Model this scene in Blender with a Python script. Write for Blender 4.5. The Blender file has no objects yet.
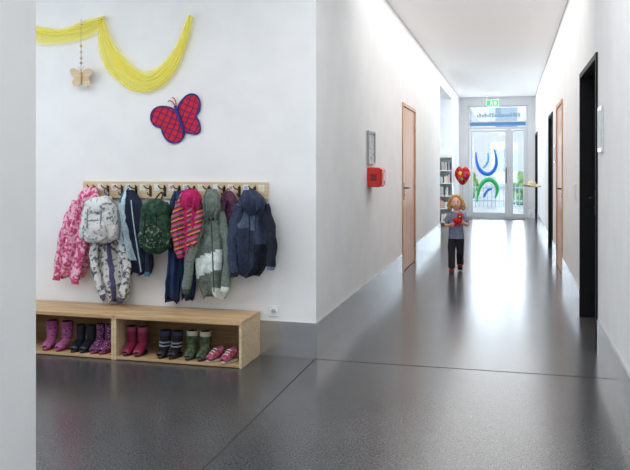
import bpy, bmesh, math, random
from mathutils import Vector, Matrix, noise
random.seed(7)
scene = bpy.context.scene
try:
    scene.view_settings.view_transform = 'Standard'
    scene.view_settings.look = 'None'
except Exception: pass
COL = scene.collection

# ---------------------------------------------------------------- materials
def newmat(name):
    m = bpy.data.materials.new(name); m.use_nodes = True
    nt = m.node_tree; b = nt.nodes['Principled BSDF']
    return m, nt, b
def plain(name, c, rough=.6, metal=0, spec=.4, emit=None, es=0):
    m, nt, b = newmat(name)
    b.inputs['Base Color'].default_value = (*c, 1); b.inputs['Roughness'].default_value = rough
    b.inputs['Metallic'].default_value = metal; b.inputs['Specular IOR Level'].default_value = spec
    if emit: b.inputs['Emission Color'].default_value = (*emit, 1); b.inputs['Emission Strength'].default_value = es
    return m
def noisy(name, c1, c2, scale=20, rough=.7, lo=.4, hi=.6, bump=0, stretch=(1,1,1), detail=4, metal=0, kind='noise', spec=.3, bscale=None):
    m, nt, b = newmat(name)
    tc = nt.nodes.new('ShaderNodeTexCoord'); mp = nt.nodes.new('ShaderNodeMapping'); mp.inputs['Scale'].default_value = stretch
    nt.links.new(tc.outputs['Object'], mp.inputs[0])
    if kind == 'noise':
        t = nt.nodes.new('ShaderNodeTexNoise'); t.inputs['Scale'].default_value = scale; t.inputs['Detail'].default_value = detail; out = t.outputs[0]
    elif kind == 'voronoi':
        t = nt.nodes.new('ShaderNodeTexVoronoi'); t.inputs['Scale'].default_value = scale; out = t.outputs['Distance']
    nt.links.new(mp.outputs[0], t.inputs['Vector'])
    r = nt.nodes.new('ShaderNodeValToRGB'); r.color_ramp.elements[0].position = lo; r.color_ramp.elements[1].position = hi
    r.color_ramp.elements[0].color = (*c1, 1); r.color_ramp.elements[1].color = (*c2, 1)
    nt.links.new(out, r.inputs[0]); nt.links.new(r.outputs[0], b.inputs['Base Color'])
    b.inputs['Roughness'].default_value = rough; b.inputs['Metallic'].default_value = metal; b.inputs['Specular IOR Level'].default_value = spec
    if bump:
        t2 = nt.nodes.new('ShaderNodeTexNoise'); t2.inputs['Scale'].default_value = bscale or scale*3
        nt.links.new(tc.outputs['Object'], t2.inputs['Vector'])
        bp = nt.nodes.new('ShaderNodeBump'); bp.inputs['Strength'].default_value = bump; bp.inputs['Distance'].default_value = .01
        nt.links.new(t2.outputs[0], bp.inputs['Height']); nt.links.new(bp.outputs[0], b.inputs['Normal'])
    return m
def stripes(name, cols, freq=30, rough=.8, rot=(0,0,0)):
    m, nt, b = newmat(name)
    tc = nt.nodes.new('ShaderNodeTexCoord'); mp = nt.nodes.new('ShaderNodeMapping'); mp.inputs['Rotation'].default_value = rot
    nt.links.new(tc.outputs['Object'], mp.inputs[0])
    sx = nt.nodes.new('ShaderNodeSeparateXYZ'); nt.links.new(mp.outputs[0], sx.inputs[0])
    mu = nt.nodes.new('ShaderNodeMath'); mu.operation = 'MULTIPLY'; mu.inputs[1].default_value = freq; nt.links.new(sx.outputs['Z'], mu.inputs[0])
    fr = nt.nodes.new('ShaderNodeMath'); fr.operation = 'FRACT'; nt.links.new(mu.outputs[0], fr.inputs[0])
    r = nt.nodes.new('ShaderNodeValToRGB'); r.color_ramp.interpolation = 'CONSTANT'
    n = len(cols)
    r.color_ramp.elements[0].color = (*cols[0], 1); r.color_ramp.elements[0].position = 0
    r.color_ramp.elements[1].color = (*cols[1], 1); r.color_ramp.elements[1].position = 1/n
    for i in range(2, n):
        e = r.color_ramp.elements.new(i/n); e.color = (*cols[i], 1)
    nt.links.new(fr.outputs[0], r.inputs[0]); nt.links.new(r.outputs[0], b.inputs['Base Color'])
    b.inputs['Roughness'].default_value = rough
    return m
M = {}
M['wall'] = noisy('wall_paint', (.81,.813,.82), (.845,.847,.85), 3, .85, bump=.05, bscale=120)
M['ceil'] = noisy('ceiling_paint', (.84,.845,.85), (.86,.863,.865), 2, .9)
M['steel'] = noisy('brushed_aluminium', (.56,.57,.59), (.62,.63,.65), 3, .24, metal=.85, stretch=(1,1,5))
M['wood'] = noisy('birch_plywood', (.50,.32,.16), (.64,.44,.25), 4, .45, stretch=(.6,6,14), bump=.03)
M['woodpale'] = noisy('birch_pale', (.60,.46,.28), (.70,.56,.36), 5, .5, stretch=(.6,6,14))
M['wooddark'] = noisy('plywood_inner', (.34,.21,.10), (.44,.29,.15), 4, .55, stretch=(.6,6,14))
M['doorwood'] = noisy('door_veneer', (.50,.25,.115), (.60,.32,.16), 3, .4, stretch=(6,6,.5))
M['black'] = plain('black_lacquer', (.006,.006,.007), .6, spec=.2)
M['darkmetal'] = plain('dark_metal', (.05,.05,.055), .35, .8)
M['white'] = plain('white_plastic', (.8,.8,.8), .4)
M['whitefr'] = plain('white_frame_paint', (.72,.74,.77), .4)
M['paper'] = plain('paper', (.75,.76,.76), .8)
M['greypaper'] = noisy('printed_notice', (.35,.38,.4), (.7,.71,.72), 30, .6)
M['red'] = plain('red_enamel', (.70,.03,.02), .35)
M['darkred'] = plain('dark_red', (.30,.012,.02), .5)
M['joint'] = plain('joint_sealant', (.015,.015,.016), .7)

def floor_mat():
    m, nt, b = newmat('polished_terrazzo')
    tc = nt.nodes.new('ShaderNodeTexCoord')
    t = nt.nodes.new('ShaderNodeTexNoise'); t.inputs['Scale'].default_value = 95; t.inputs['Detail'].default_value = 4
    t2 = nt.nodes.new('ShaderNodeTexNoise'); t2.inputs['Scale'].default_value = 1.0; t2.inputs['Detail'].default_value = 4
    for q in (t, t2): nt.links.new(tc.outputs['Object'], q.inputs['Vector'])
    r = nt.nodes.new('ShaderNodeValToRGB'); r.color_ramp.elements[0].position = .38; r.color_ramp.elements[1].position = .68
    r.color_ramp.elements[0].color = (.046,.046,.049,1); r.color_ramp.elements[1].color = (.105,.105,.108,1)
    nt.links.new(t.outputs[0], r.inputs[0])
    mx = nt.nodes.new('ShaderNodeMixRGB'); mx.blend_type = 'MULTIPLY'; mx.inputs[0].default_value = .7
    r2 = nt.nodes.new('ShaderNodeValToRGB'); r2.color_ramp.elements[0].position = .3; r2.color_ramp.elements[1].position = .7
    r2.color_ramp.elements[0].color = (.72,.72,.72,1); r2.color_ramp.elements[1].color = (1.15,1.15,1.15,1)
    nt.links.new(t2.outputs[0], r2.inputs[0]); nt.links.new(r.outputs[0], mx.inputs[1]); nt.links.new(r2.outputs[0], mx.inputs[2])
    nt.links.new(mx.outputs[0], b.inputs['Base Color'])
    mr = nt.nodes.new('ShaderNodeMapRange'); mr.inputs['To Min'].default_value = .17; mr.inputs['To Max'].default_value = .27
    nt.links.new(t2.outputs[0], mr.inputs[0]); nt.links.new(mr.outputs[0], b.inputs['Roughness'])
    b.inputs['Specular IOR Level'].default_value = .5
    return m
M['floor'] = floor_mat()
def glass_mat(name, tint=(.93,.97,1)):
    m = bpy.data.materials.new(name); m.use_nodes = True; nt = m.node_tree; nt.nodes.clear()
    o = nt.nodes.new('ShaderNodeOutputMaterial'); mix = nt.nodes.new('ShaderNodeMixShader')
    tr = nt.nodes.new('ShaderNodeBsdfTransparent'); tr.inputs[0].default_value = (*tint, 1)
    gl = nt.nodes.new('ShaderNodeBsdfGlossy'); gl.inputs['Roughness'].default_value = .03
    mix.inputs[0].default_value = .06
    nt.links.new(tr.outputs[0], mix.inputs[1]); nt.links.new(gl.outputs[0], mix.inputs[2]); nt.links.new(mix.outputs[0], o.inputs[0])
    return m
M['glass'] = glass_mat('window_glass')
def sheer(name, c, alpha):
    m = bpy.data.materials.new(name); m.use_nodes = True; nt = m.node_tree; nt.nodes.clear()
    o = nt.nodes.new('ShaderNodeOutputMaterial'); mix = nt.nodes.new('ShaderNodeMixShader'); mix2 = nt.nodes.new('ShaderNodeMixShader')
    tr = nt.nodes.new('ShaderNodeBsdfTransparent'); df = nt.nodes.new('ShaderNodeBsdfDiffuse'); tl = nt.nodes.new('ShaderNodeBsdfTranslucent')
    tr.inputs[0].default_value = (1,.97,.66,1)
    df.inputs[0].default_value = (*c, 1); tl.inputs[0].default_value = (*c, 1)
    mix2.inputs[0].default_value = .3; mix.inputs[0].default_value = alpha
    nt.links.new(df.outputs[0], mix2.inputs[1]); nt.links.new(tl.outputs[0], mix2.inputs[2])
    nt.links.new(tr.outputs[0], mix.inputs[1]); nt.links.new(mix2.outputs[0], mix.inputs[2]); nt.links.new(mix.outputs[0], o.inputs[0])
    return m
M['tulle'] = sheer('yellow_tulle', (.98,.91,.25), .46)

# ---------------------------------------------------------------- mesh helpers
def link(ob, parent=None):
    COL.objects.link(ob)
    if parent: ob.parent = parent
    return ob
def empty(name, loc=(0,0,0)):
    e = bpy.data.objects.new(name, None); e.empty_display_size = .1; e.location = loc; COL.objects.link(e); return e
def mesh_ob(name, verts, faces, mats, parent=None, smooth=False, fm=None):
    me = bpy.data.meshes.new(name); me.from_pydata([tuple(v) for v in verts], [], faces); me.update()
    if not isinstance(mats, (list, tuple)): mats = [mats]
    for m in mats: me.materials.append(m)
    for i, p in enumerate(me.polygons):
        p.use_smooth = smooth
        if fm: p.material_index = fm[i]
    return link(bpy.data.objects.new(name, me), parent)
def boxes(name, lst, mat, parent=None, bevel=0):
    V = []; F = []
    for (x0,x1,y0,y1,z0,z1) in lst:
        b = len(V)
        V += [(x0,y0,z0),(x1,y0,z0),(x1,y1,z0),(x0,y1,z0),(x0,y0,z1),(x1,y0,z1),(x1,y1,z1),(x0,y1,z1)]
        F += [tuple(b+i for i in f) for f in [(0,3,2,1),(4,5,6,7),(0,1,5,4),(1,2,6,5),(2,3,7,6),(3,0,4,7)]]
    ob = mesh_ob(name, V, F, mat, parent)
    if bevel:
        md = ob.modifiers.new('bevel', 'BEVEL'); md.width = bevel; md.segments = 2
    return ob
def curve(name, pts, r, mat, parent=None, cyclic=False, radii=None, res=3, poly=False):
    cu = bpy.data.curves.new(name, 'CURVE'); cu.dimensions = '3D'; cu.bevel_depth = r; cu.bevel_resolution = res; cu.use_fill_caps = True
    strands = pts if isinstance(pts[0][0], (list, tuple, Vector)) else [pts]
    for k, P in enumerate(strands):
        sp = cu.splines.new('POLY' if poly else 'NURBS'); sp.points.add(len(P)-1)
        for i, p in enumerate(P):
            sp.points[i].co = (*p, 1)
            if radii: sp.points[i].radius = radii[i % len(radii)]
        if not poly: sp.order_u = min(4, len(P)); sp.use_endpoint_u = not cyclic
        sp.use_cyclic_u = cyclic; sp.resolution_u = 6
    cu.materials.append(mat)
    return link(bpy.data.objects.new(name, cu), parent)
def cr(vals, t):
    n = len(vals)-1; i = min(int(t*n), n-1); f = t*n-i
    g = lambda k: vals[max(0, min(n, k))]
    out = []
    for a, b, c, d in zip(g(i-1), g(i), g(i+1), g(i+2)):
        out.append(.5*((2*b)+(-a+c)*f+(2*a-5*b+4*c-d)*f*f+(-a+3*b-3*c+d)*f**3))
    return out
def superell(name, c, r, mat, parent=None, e=.5, n=24, rot=None, taper=0, fn=None):
    V = []; F = []
    sg = lambda v, p: math.copysign(abs(v)**p, v)
    m = n//2
    for i in range(m+1):
        ph = -math.pi/2+math.pi*i/m
        for j in range(n):
            th = 2*math.pi*j/n
            z = sg(math.sin(ph), e)
            k = 1-taper*z
            p = Vector((r[0]*k*sg(math.cos(ph), e)*sg(math.cos(th), e), r[1]*sg(math.cos(ph), e)*sg(math.sin(th), e), r[2]*z))
            if fn: p = fn(p)
            V.append(p)
    for i in range(m):
        for j in range(n):
            F.append((i*n+j, i*n+(j+1)%n, (i+1)*n+(j+1)%n, (i+1)*n+j))
    R = rot.to_matrix() if rot else Matrix.Identity(3)
    V = [R@v+Vector(c) for v in V]
    return mesh_ob(name, V, F, mat, parent, True)
def cyl(name, p0, p1, r0, r1, mat, parent=None, n=16):
    p0 = Vector(p0); p1 = Vector(p1); d = (p1-p0).normalized()
    a = d.orthogonal().normalized(); b = d.cross(a)
    V = [p0+a*r0*math.cos(2*math.pi*i/n)+b*r0*math.sin(2*math.pi*i/n) for i in range(n)] + [p1+a*r1*math.cos(2*math.pi*i/n)+b*r1*math.sin(2*math.pi*i/n) for i in range(n)]
    F = [(i, (i+1)%n, n+(i+1)%n, n+i) for i in range(n)] + [tuple(range(n-1,-1,-1)), tuple(range(n, 2*n))]
    return mesh_ob(name, V, F, mat, parent, False)

# image pixels back-projected from the camera at (0,0,1.4) onto a plane Y=const, in metres
EYE = 1.4; FP = 756.0; TH = math.atan(196/756); SN = math.sin(TH); CS = math.cos(TH)
def W(a, b, Y=5.2):
    u = (a-315)/FP; k = Y/(CS+SN*u)
    return Vector((k*(-SN+CS*u), Y, EYE-k*(b-166)/FP))

# ---------------------------------------------------------------- room shell
XL, XR, YC, YE, H = -1.376, .633, 5.34, 21.3, 3.3
boxes('floor', [(-5.4,XR+1.9,-4.2,YE+.2,-.15,0)], M['floor'])
boxes('ceiling', [(-5.4,XR+1.9,-4.2,YE+.2,H,H+.2)], M['ceil'])
D1 = (9.83,11.2,2.235)
boxes('wall_left', [(XL-.2,XL,YC,D1[0],0,H),(XL-.2,XL,D1[0],D1[1],D1[2],H),(XL-.2,XL,D1[1],15.26,0,H),
                    (XL-.2,XL,15.26,18.5,3.02,H),(XL-.2,XL,18.5,YE,0,H)], M['wall'])
boxes('wall_near', [(XL-.2,XL,-4,1.98,0,H)], M['wall'])
boxes('wall_north', [(-5.2,XL-.2,YC,YC+.2,0,H)], M['wall'])
boxes('wall_south', [(-5.2,XL-.2,1.78,1.98,0,H)], M['wall'])
boxes('wall_west', [(-5.2,-5.0,1.98,YC,0,.9),(-5.2,-5.0,1.98,YC,2.7,H),(-5.2,-5.0,1.98,2.4,.9,2.7),(-5.2,-5.0,4.7,YC,.9,2.7)], M['wall'])
boxes('wall_behind', [(XL-.2,XR+.2,-4.2,-4,0,.3),(XL-.2,XR+.2,-4.2,-4,2.9,H),(XL-.2,-1.2,-4.2,-4,.3,2.9),(.45,XR+.2,-4.2,-4,.3,2.9)], M['wall'])
RD = [(6.04,7.46,2.258),(10.0,11.27,2.25),(12.35,13.6,2.25),(19.3,20.9,2.25)]
seg = []; y = -4
for a, b, z in RD:
    seg.append((XR,XR+.2,y,a,0,H)); seg.append((XR,XR+.2,a,b,z,H)); y = b
seg.append((XR,XR+.2,y,YE,0,H))
boxes('wall_right', seg, M['wall'])
boxes('wall_outer', [(XR+1.7,XR+1.9,-4,YE,0,H)], M['wall'])
EX0, EX1, EZ = -1.16, .45, 3.06
boxes('wall_end', [(XL-.2,EX0,YE,YE+.2,0,H),(EX1,XR+.2,YE,YE+.2,0,H),(EX0,EX1,YE,YE+.2,EZ,H)], M['wall'])
boxes('wall_bay', [(-5.2,XL-.2,15.0,15.2,0,H),(-5.2,XL-.2,18.6,18.8,0,H),(-5.2,-5.0,15.2,18.6,0,.8),(-5.2,-5.0,15.2,18.6,2.8,H)], M['wall'])
bh = .255; t = .012
boxes('baseboard_left', [(XL,XL+t,YC,D1[0]-.06,0,bh),(XL,XL+t,D1[1]+.06,15.26,0,bh),(XL,XL+t,18.5,YE,0,bh)], M['steel'])
boxes('baseboard_near', [(XL,XL+t,-4,1.98,0,bh)], M['steel'])
boxes('baseboard_north', [(-5.0,XL+t,YC-t,YC,0,bh)], M['steel'])
seg = []; y = -4
for a, b, z in RD:
    seg.append((XR-t,XR,y,a-.05,0,bh)); y = b+.05
seg.append((XR-t,XR,y,YE,0,bh))
boxes('baseboard_right', seg, M['steel'])
boxes('baseboard_end', [(XL+t,EX0-.03,YE-t,YE,0,bh),(EX1+.03,XR-t,YE-t,YE,0,bh)], M['steel'])
boxes('trim_1', [(XL,XR-t,5.30,5.307,0,.0012)], M['joint'])
boxes('trim_2', [(XL-.003,XL+.003,2.0,5.296,0,.0012)], M['joint'])

# ---------------------------------------------------------------- doors
def lever(parent, x, y, z, sx, sy):
    boxes('handle_plate', [(min(x,x+sx*.01),max(x,x+sx*.01),y-.022,y+.022,z-.13,z+.1)], M['darkmetal'], parent, .003)
    curve('lever', [(x+sx*.008,y,z+.03),(x+sx*.05,y,z+.03),(x+sx*.06,y+sy*.02,z+.03),(x+sx*.06,y+sy*.13,z+.03)], .010, M['darkmetal'], parent)
    cyl('lock_cylinder', (x+sx*.009,y,z-.06), (x+sx*.022,y,z-.06), .012,.012, M['steel'], parent)
def door(name, side, y0, y1, zt, leafmat, framemat, recess, hy, hs, gap=.0):
    e = empty(name, (0,0,0))
    X = XL if side < 0 else XR
    s = 1 if side < 0 else -1
    def bx(n, a, b, ya, yb, za, zb, m, bv=0): boxes(n, [(min(a,b),max(a,b),ya,yb,za,zb)], m, e, bv)
    w = .045
    bx('jamb_near', X-s*.19, X+s*.015, y0, y0+w, 0, zt, framemat, .002)
    bx('jamb_far', X-s*.19, X+s*.015, y1-w, y1, 0, zt, framemat, .002)
    bx('head', X-s*.19, X+s*.015, y0+w, y1-w, zt-w, zt, framemat, .002)
    bx('leaf', X-s*recess, X-s*(recess+.045), y0+w+.003, y1-w-.003, .008, zt-w-.003, leafmat, .002)
    lever(e, X-s*recess, hy, 1.08, s, hs)
    for hz in (.25, 1.1, 1.95):
        cyl('hinge', (X-s*(recess-.01), (y1-w-.004) if hs > 0 else y0+w+.004, hz-.04), (X-s*(recess-.01), (y1-w-.004) if hs > 0 else y0+w+.004, hz+.04), .008,.008, M['steel'], e)
    return e
door('door_1', -1, *D1, M['doorwood'], M['doorwood'], .0, D1[0]+.15, 1)
door('door_2', 1, *RD[0], M['black'], M['black'], .12, RD[0][1]-.14, -1)
door('door_3', 1, *RD[1], M['doorwood'], M['doorwood'], -.0, RD[1][0]+.13, 1)
door('door_4', 1, *RD[2], M['black'], M['black'], .1, RD[2][1]-.14, -1)
door('door_5', 1, *RD[3], M['black'], M['black'], .06, RD[3][0]+.13, 1)

# glazed entrance door at the end
ed = empty('door_6'); Y0 = YE+.04; Y1 = YE+.11
f = M['whitefr']
boxes('frame', [(EX0,EX0+.06,Y0,Y1,0,EZ),(EX1-.06,EX1,Y0,Y1,0,EZ),(EX0+.06,EX1-.06,Y0,Y1,EZ-.05,EZ),(EX0+.06,EX1-.06,Y0,Y1,2.40,2.47),
                (-.08,-.01,Y0,Y1,0,2.40),(EX0+.06,EX1-.06,Y0,Y1,2.60,2.63)], f, ed)
def leaf(n, x0, x1, z0, z1, w=.075):
    boxes(n+'_rails', [(x0,x0+w,Y0-.02,Y0+.04,z0,z1),(x1-w,x1,Y0-.02,Y0+.04,z0,z1),(x0+w,x1-w,Y0-.02,Y0+.04,z0,z0+w*1.6),(x0+w,x1-w,Y0-.02,Y0+.04,z1-w,z1)], f, ed, .003)
    boxes(n+'_glass', [(x0+w,x1-w,Y0+.005,Y0+.015,z0+w*1.6,z1-w)], M['glass'], ed)
leaf('leaf_left', EX0+.065, -.085, .01, 2.395)
leaf('leaf_right', -.005, EX1-.065, .01, 2.395, .06)
boxes('transom_glass', [(EX0+.06,EX1-.06,Y0+.03,Y0+.04,2.63,EZ-.05)], M['glass'], ed)
boxes('blue_transom_strip', [(EX0+.06,EX1-.06,Y0+.02,Y0+.04,2.50,2.60)], plain('blue_panel', (.12,.32,.66), .4), ed)
curve('pull_handle', [(-.13,Y0-.02,.95),(-.13,Y0-.07,.95),(-.13,Y0-.07,1.0),(-.13,Y0-.07,1.3),(-.13,Y0-.07,1.35),(-.13,Y0-.02,1.35)], .013, M['darkmetal'], ed)
blue = plain('window_paint_blue', (.03,.20,.80), .5); green = plain('window_paint_green', (.05,.62,.18), .5); lblue = plain('window_paint_cyan', (.1,.5,.85), .5)
YG = Y0-.002
def G(a, b): return W(a, b, YG)
curve('painted_swirl_blue', [G(476,152),G(476,166),G(484,176),G(495,173),G(498,160),G(494,149)], .056, blue, ed, res=1, radii=[.3,.9,1.2,1,.8,.3])
curve('painted_swirl_cyan', [G(483,168),G(490,163),G(488,153)], .042, lblue, ed, res=1, radii=[.5,1,.5])
curve('painted_swirl_green', [G(477,202),G(478,187),G(486,178),G(495,180),G(499,190),G(495,198)], .056, green, ed, res=1, radii=[.4,1,1.3,1.2,1,.4])
curve('painted_swirl_inner', [G(484,197),G(487,188),G(492,189)], .036, blue, ed, res=1)
lt = []
x = EX0+.25
random.seed(3)
while x < EX1-.25:
    w = random.uniform(.03,.06); lt.append((x,x+w,Y0+.02,Y0+.027,2.74,2.74+random.choice((.08,.11)))); x += w+.025
boxes('transom_lettering', lt, plain('lettering', (.25,.42,.6), .5), ed)
boxes('door_mat', [(EX0+.1,EX1-.1,YE-.95,YE-.05,0,.012)], noisy('coir', (.10,.10,.11), (.17,.17,.18), 80, .95), None)

ex = empty('exit_sign')
boxes('housing', [(-.62,-.30,19.9,19.96,2.93,3.10)], M['white'], ex, .004)
boxes('green_panel', [(-.605,-.315,19.892,19.899,2.945,3.085)], plain('exit_green', (.02,.45,.12), .4, emit=(.03,.6,.15), es=.5), ex)
boxes('running_figure', [(-.50,-.47,19.886,19.891,3.04,3.065),(-.51,-.46,19.886,19.891,2.99,3.035),(-.52,-.50,19.886,19.891,2.955,2.99),(-.47,-.45,19.886,19.891,2.96,2.99),(-.42,-.36,19.886,19.891,2.97,3.06)], M['white'], ex)
for x in (-.58,-.34): cyl('hanger', (x,19.93,3.10), (x,19.93,H), .006,.006, M['steel'], ex, 8)

# ---------------------------------------------------------------- outside
boxes('ground', [(-25,25,YE+.2,70,-.35,-.08)], noisy('paving', (.36,.36,.35), (.46,.46,.44), 2, .9))
def bush(name, cx, cy, r, h, n=14):
    rnd = random.Random(name)
    bm = bmesh.new()
    for i in range(n):
        q = bmesh.ops.create_icosphere(bm, subdivisions=3, radius=r*rnd.uniform(.35,.6))
        o = Vector((cx+rnd.uniform(-r,r), cy+rnd.uniform(-r,r)*.5, -.08+rnd.uniform(.2,h)))
        for v in q['verts']:
            v.co *= 1+.35*noise.noise(v.co*5+o)
            v.co += o
    me = bpy.data.meshes.new(name); bm.to_mesh(me); bm.free()
    me.materials.append(noisy(name+'_leaves', (.05,.14,.03), (.22,.38,.10), 9, .8))
    link(bpy.data.objects.new(name, me))
bush('garden_hedge', 2.2, 31, 1.5, 2.2); bush('garden_shrub', -3.4, 36, 1.4, 1.0)
fn = empty('garden_fence')
boxes('pales', [(x*.14,x*.14+.03,28,28.04,-.08,.75) for x in range(-40,40)], plain('fence_blue', (.35,.48,.6), .6), fn)
boxes('rails', [(-5.6,5.6,28.04,28.08,.12,.17),(-5.6,5.6,28.04,28.08,.6,.65)], plain('fence_rail', (.4,.5,.6), .6), fn)
nb = empty('neighbour_building')
boxes('facade', [(-14,14,52,53,-.08,6)], plain('facade_render', (.60,.60,.58), .8), nb)
boxes('facade_windows', [(x,x+1.4,51.95,52,z,z+1.5) for x in range(-13,12,3) for z in (1,3.8)], plain('facade_glass', (.2,.3,.38), .1), nb)

def window(name, kind, a0, a1, c0, c1, z0, z1, n=2):
    e = empty(name); L = []
    def add(u0,u1,zz0,zz1):
        L.append((c0,c1,u0,u1,zz0,zz1) if kind == 'x' else (u0,u1,c0,c1,zz0,zz1))
    w = .06
    add(a0,a0+w,z0,z1); add(a1-w,a1,z0,z1); add(a0+w,a1-w,z0,z0+w); add(a0+w,a1-w,z1-w,z1)
    for i in range(1, n):
        m = a0+(a1-a0)*i/n; add(m-w/2,m+w/2,z0+w,z1-w)
    boxes('frame', L, M['whitefr'], e)
    mid = (c0+c1)/2
    g = (mid-.004,mid+.004,a0+w,a1-w,z0+w,z1-w) if kind == 'x' else (a0+w,a1-w,mid-.004,mid+.004,z0+w,z1-w)
    boxes('glass', [g], M['glass'], e)
window('window_1', 'x', 2.4,4.7,-5.14,-5.07,.9,2.7)
window('window_2', 'x', 15.2,18.6,-5.14,-5.07,.8,2.8,3)
window('window_3', 'y', -1.2,.45,-4.14,-4.07,.3,2.9)

# ---------------------------------------------------------------- lamps
def area(name, loc, rot, sx, sy, power, col=(1,1,1), parent=None):
    l = bpy.data.lights.new(name, 'AREA'); l.shape = 'RECTANGLE'; l.size = sx; l.size_y = sy; l.energy = power; l.color = col
    o = bpy.data.objects.new(name, l); o.location = loc; o.rotation_euler = rot; link(o, parent); return o
glowm = plain('fill_glow', (.82,.82,.82), .8, emit=(1,.99,.975), es=.17, spec=.1)  # faint glow shared by the added panels and the corridor ceiling sheet
def fill_panel(cx, cy, sx, sy, power, th=.05):  # added fill panels out of view, brightening cloakroom and near corridor
    e = empty('fill_panel', (cx,cy,0))
    boxes('fill_tray', [(-sx/2,sx/2,-sy/2,sy/2,H-th,H)], M['ceil'], e)
    boxes('fill_glow', [(-sx/2+.02,sx/2-.02,-sy/2+.02,sy/2-.02,H-th-.003,H-th)], glowm, e)
    area('fill_light', (0,0,H-th-.012), (0,0,0), sx-.06, sy-.06, power, (1,.985,.965), e)
fill_panel(-3.9, 3.1, 1.2, 1.2, 22)
fill_panel(-2.3, 3.1, 1.2, 1.2, 21)
fill_panel(-.35, -2.0, .6, 1.4, 18)
fill_panel(-.35, 1.0, .6, 1.4, 18)
fill_panel(-.35, 4.3, .6, 1.4, 22)
# added glowing sheet and fill light, brightening the plain corridor ceiling and walls
e = empty('added_glow_ceiling')
boxes('glow_sheet', [(XL+.006,XR-.006,6.4,YE-.01,H-.006,H-.001)], glowm, e)
area('fill_light', ((XL+XR)/2,13.4,H-.02), (0,0,0), 1.85, 13.6, 150, (1,.988,.97), e)
DAY = (.88,.94,1)
area('daylight_entrance', (-.35,YE+.9,1.7), (math.radians(-90),0,0), 1.6, 2.6, 115, DAY)
area('daylight_bay', (-5.4,16.9,1.8), (0,math.radians(-90),0), 2.0, 3.2, 130, DAY)
area('daylight_cloakroom', (-5.4,3.55,1.8), (0,math.radians(-90),0), 1.8, 2.2, 22, DAY)
area('daylight_behind', (-.38,-4.5,1.6), (math.radians(90),0,0), 1.6, 2.5, 85, DAY)
w = bpy.data.worlds.new('sky'); scene.world = w; w.use_nodes = True
w.node_tree.nodes['Background'].inputs[0].default_value = (.86,.93,1,1); w.node_tree.nodes['Background'].inputs[1].default_value = 2.4

# ---------------------------------------------------------------- bench
bn = empty('shoe_bench')
B0, B1, BF, BB, BT = -3.76, -1.80, 4.92, YC-t-.002, .325
mid = -2.78; th = .02
boxes('top_board', [(mid+.001,B1,BF,BB,BT-.028,BT)], M['wood'], bn, .003)
boxes('top_board_left', [(B0,mid-.001,BF,BB,BT-.028,BT)], M['wood'], bn, .003)
boxes('sides', [(B1-th,B1,BF+.004,BB,0,BT-.028),(mid,mid+th,BF+.004,BB,0,BT-.028),(mid-th-.001,mid-.001,BF+.004,BB,0,BT-.028),(B0,B0+th,BF+.004,BB,0,BT-.028)], M['woodpale'], bn, .002)
boxes('bottom_board', [(mid+th,B1-th,BF+.004,BB,.006,.024),(B0+th,mid-th-.001,BF+.004,BB,.006,.024)], M['wood'], bn)
boxes('back_board', [(mid+th,B1-th,BB-.012,BB,.024,BT-.028),(B0+th,mid-th-.001,BB-.012,BB,.024,BT-.028)], M['wooddark'], bn)

# ---------------------------------------------------------------- boots
def boot(e, x, y, yaw, h, mat, solemat, trim=None, shaft=.047, L=.17, topmat=None, straps=None):
    secs = [(-.0,h,90,shaft,shaft),(-.0,h*.8,90,shaft*.97,shaft),(0,h*.55,90,shaft*.9,shaft*.92),(-.002,h*.42,78,shaft*.86,shaft*.92),
            (-.012,.068,60,.038,.050),(-.035,.052,38,.037,.046),(-.065,.040,14,.038,.036),(-.095,.032,2,.038,.028),(-.118,.027,-3,.032,.021),(-.130,.024,-5,.018,.012)]
    n = 20; V = []; F = []; FMi = []
    m = 30
    for i in range(m+1):
        cy, cz, a, rx, rn = cr(secs, i/m)
        a = math.radians(a)
        for j in range(n):
            q = 2*math.pi*j/n
            dn = math.sin(q)*rn
            V.append(Vector((rx*math.cos(q), cy+dn*math.sin(a), cz+dn*math.cos(a))))
    for v in V: v.z = max(v.z, .012)
    for i in range(m):
        for j in range(n):
            F.append((i*n+j, (i+1)*n+j, (i+1)*n+(j+1)%n, i*n+(j+1)%n)); FMi.append(1 if i < 3 and trim else 0)
    F.append(tuple(m*n+j for j in range(n))); FMi.append(0)
    b = len(V)
    for k, (zz, s) in enumerate(((h,.86),(h*.62,.8))):
        for j in range(n):
            q = 2*math.pi*j/n; V.append(Vector((shaft*s*math.cos(q), shaft*s*math.sin(q), zz)))
    for j in range(n):
        F.append((j, (j+1)%n, b+(j+1)%n, b+j)); FMi.append(1 if trim else 0)
        F.append((b+j, b+(j+1)%n, b+n+(j+1)%n, b+n+j)); FMi.append(2)
    F.append(tuple(b+n+j for j in range(n))); FMi.append(2)
    b = len(V); out = []
    for j in range(28):
        q = 2*math.pi*j/28; yy = math.cos(q)
        wd = .036 if yy > 0 else .041
        out.append((wd*math.sin(q)*(1-.15*max(0,yy)), -.043+.096*yy*-1))
    for zz in (0,.016):
        for (ox, oy) in out: V.append(Vector((ox, oy, zz)))
    for j in range(28):
        F.append((b+j, b+(j+1)%28, b+28+(j+1)%28, b+28+j)); FMi.append(3)
    F.append(tuple(b+j for j in range(27,-1,-1))); FMi.append(3); F.append(tuple(b+28+j for j in range(28))); FMi.append(3)
    R = Matrix.Rotation(yaw, 3, 'Z'); s = L/.19
    V = [R@Vector((v.x, v.y*s, v.z))+Vector((x, y, .0245)) for v in V]
    ob = mesh_ob('boot', V, F, [mat, trim or mat, M['joint'], solemat], e, True, FMi)
    if straps:
        for zz in (.075,.1):
            pts = [R@Vector((shaft*.9*math.cos(a), shaft*1.05*math.sin(a)-.012, zz))+Vector((x,y,.0245)) for a in [math.pi*(1+k/8) for k in range(9)]]
            curve('strap', pts, .006, straps, e)
    return ob
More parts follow.
